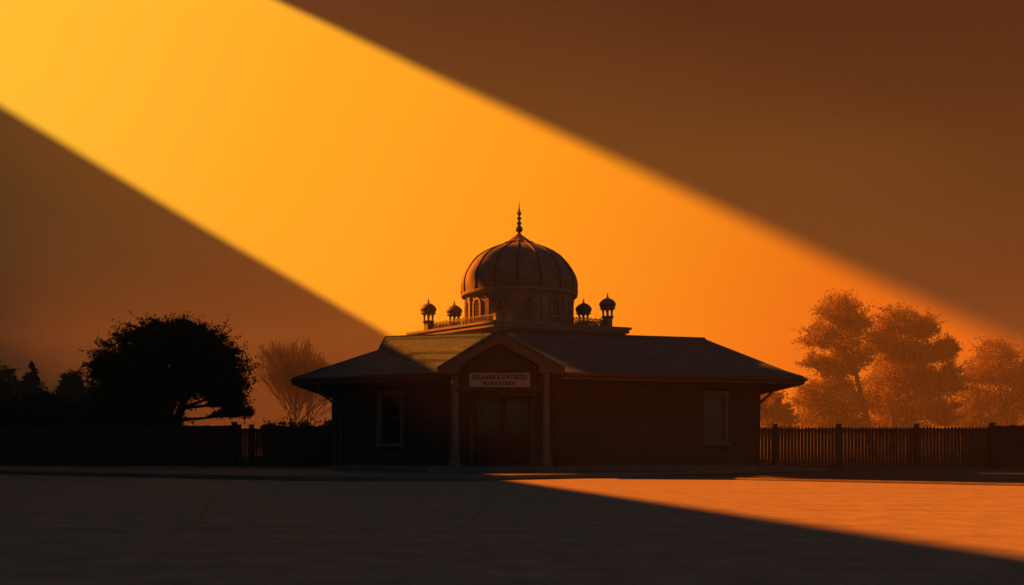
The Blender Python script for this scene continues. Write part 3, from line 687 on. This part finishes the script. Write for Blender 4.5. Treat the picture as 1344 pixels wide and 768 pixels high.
crown_tree('broadleaf_tree', 1318, YR + 25,
    [(1310, 462, 26, 20, .8), (1290, 490, 26, 24, .9), (1330, 490, 32, 26, 1), (1275, 525, 22, 26, .8), (1310, 530, 36, 28, 1.1), (1350, 520, 30, 40, 1), (1300, 556, 44, 20, 1), (1262, 550, 16, 18, .5)],
    [[(1318, 598), (1316, 550), (1312, 500), (1308, 465)], [(1318, 545), (1334, 500), (1345, 470)]],
    'thin-topped hazy tree at the right edge of the photo', G, leaf=True, lsize=.44, nleaf=44000, seed=33, twigs=60, twr=.055, rt=.55, spread=.26, rv=(.5, 1.35))
crown_tree('broadleaf_tree', 1010, YR - 15,
    [(1005, 528, 26, 18, 1), (1022, 545, 20, 18, .8), (985, 540, 26, 24, 1), (1010, 562, 36, 14, .8)],
    [[(1010, 602), (1008, 560), (1004, 530)]],
    'small hazy tree seen beside the downpipe at the building corner', G, leaf=True, lsize=.46, nleaf=18000, seed=34, twigs=26, twr=.04, rt=.25, spread=.2)

# ------------------------------------------------------------------ unseen blockers added outside the frame to cast shadows on the yard
XN = -35.0
NB = thing('shade_caster', (XN - 6, 35, 0), 'added brick block left of the yard, top cut to cast shade, outside the frame', 'building')
prof = [(-12, 0), (65, 0), (65, 23.4), (43.05, 23.2), (42.8, 22.15), (41.6, 21.2), (39.3, 21.5), (23.6, 23.6), (-12, 28.7)]  # top edge cut to set the shadow edges on forecourt and roof
m = MB(); m.prism([(XN, y, z) for y, z in prof], (-12, 0, 0)); m.build('wall', 'brick', NB)
for iy in range(16):
    for iz in range(5): m = MB(); m.box((XN + .03, -6 + iy * 4.4, 3 + iz * 3.6), (.06, 1.3, 1.7)); m.build('window', 'glass', NB)
TK = thing('raised_shade_caster', (XN - 3, 44, 23.2), 'added wedge-sided block above the left block, shaped to cast shade, outside the frame', 'shade caster')
m = MB(); m.prism([(XN, y, z) for y, z in [(42.5, 25.55), (36.4, 33.6), (36.4, 36), (49.6, 36), (51.0, 30.3), (50.9, 29.2), (50.3, 28.2), (50.25, 27.5), (49.9, 27.0), (49.3, 26.3), (48.5, 25.75), (47, 25.6)]], (-3, 1.29, 1.84)); m.build('caster_block', 'brick', TK)  # added block, slanted along the sun, shades ground, right roof and dome
for y in (46, 49):
    for x in (XN - .4, XN - 2.6): m = MB(); m.box((x, y, 25.1), (.12, .12, 5.4)); m.build('leg', 'dark_metal', TK)

m = MB(); m.box((XN - 3, 60, 29.6), (5, 11.6, 12.4)); m.build('caster_tower', 'brick', NB)  # unseen block added to shade the ground near the right fence
NC = thing('shade_caster', (-88, 130, 0), 'long added brick block far beyond the left fence, casts shade, outside the frame', 'building')
m = MB(); m.prism([(-50, 82, 0), (-165, 310, 0), (-177, 304, 0), (-62, 76, 0)], (0, 0, 38)); m.build('wall', 'brick', NC)  # added out of view to keep the far-left haze in shadow
m = MB(); m.prism([(-49, 83, 38), (-165, 312, 38), (-179, 304, 38), (-62, 75, 38)], (0, 0, .5)); m.build('roof', 'dirt', NC)

# ------------------------------------------------------------------ the air
hz = MB(); hz.box((5, 165, 19.6), (410, 370, 41.4)); 
hm = bpy.data.materials.new('haze'); hm.use_nodes = True; nt = hm.node_tree; nt.nodes.clear()
vo = nt.nodes.new('ShaderNodeVolumePrincipled'); ou = nt.nodes.new('ShaderNodeOutputMaterial'); nt.links.new(vo.outputs[0], ou.inputs['Volume'])
vo.inputs['Color'].default_value = (.80, .82, .75, 1); vo.inputs['Density'].default_value = 0.00055; vo.inputs['Anisotropy'].default_value = 0.2
MATS['haze'] = hm
h = hz.build('haze', 'haze'); tag(h, kind='stuff')
h.data.materials[0] = hm
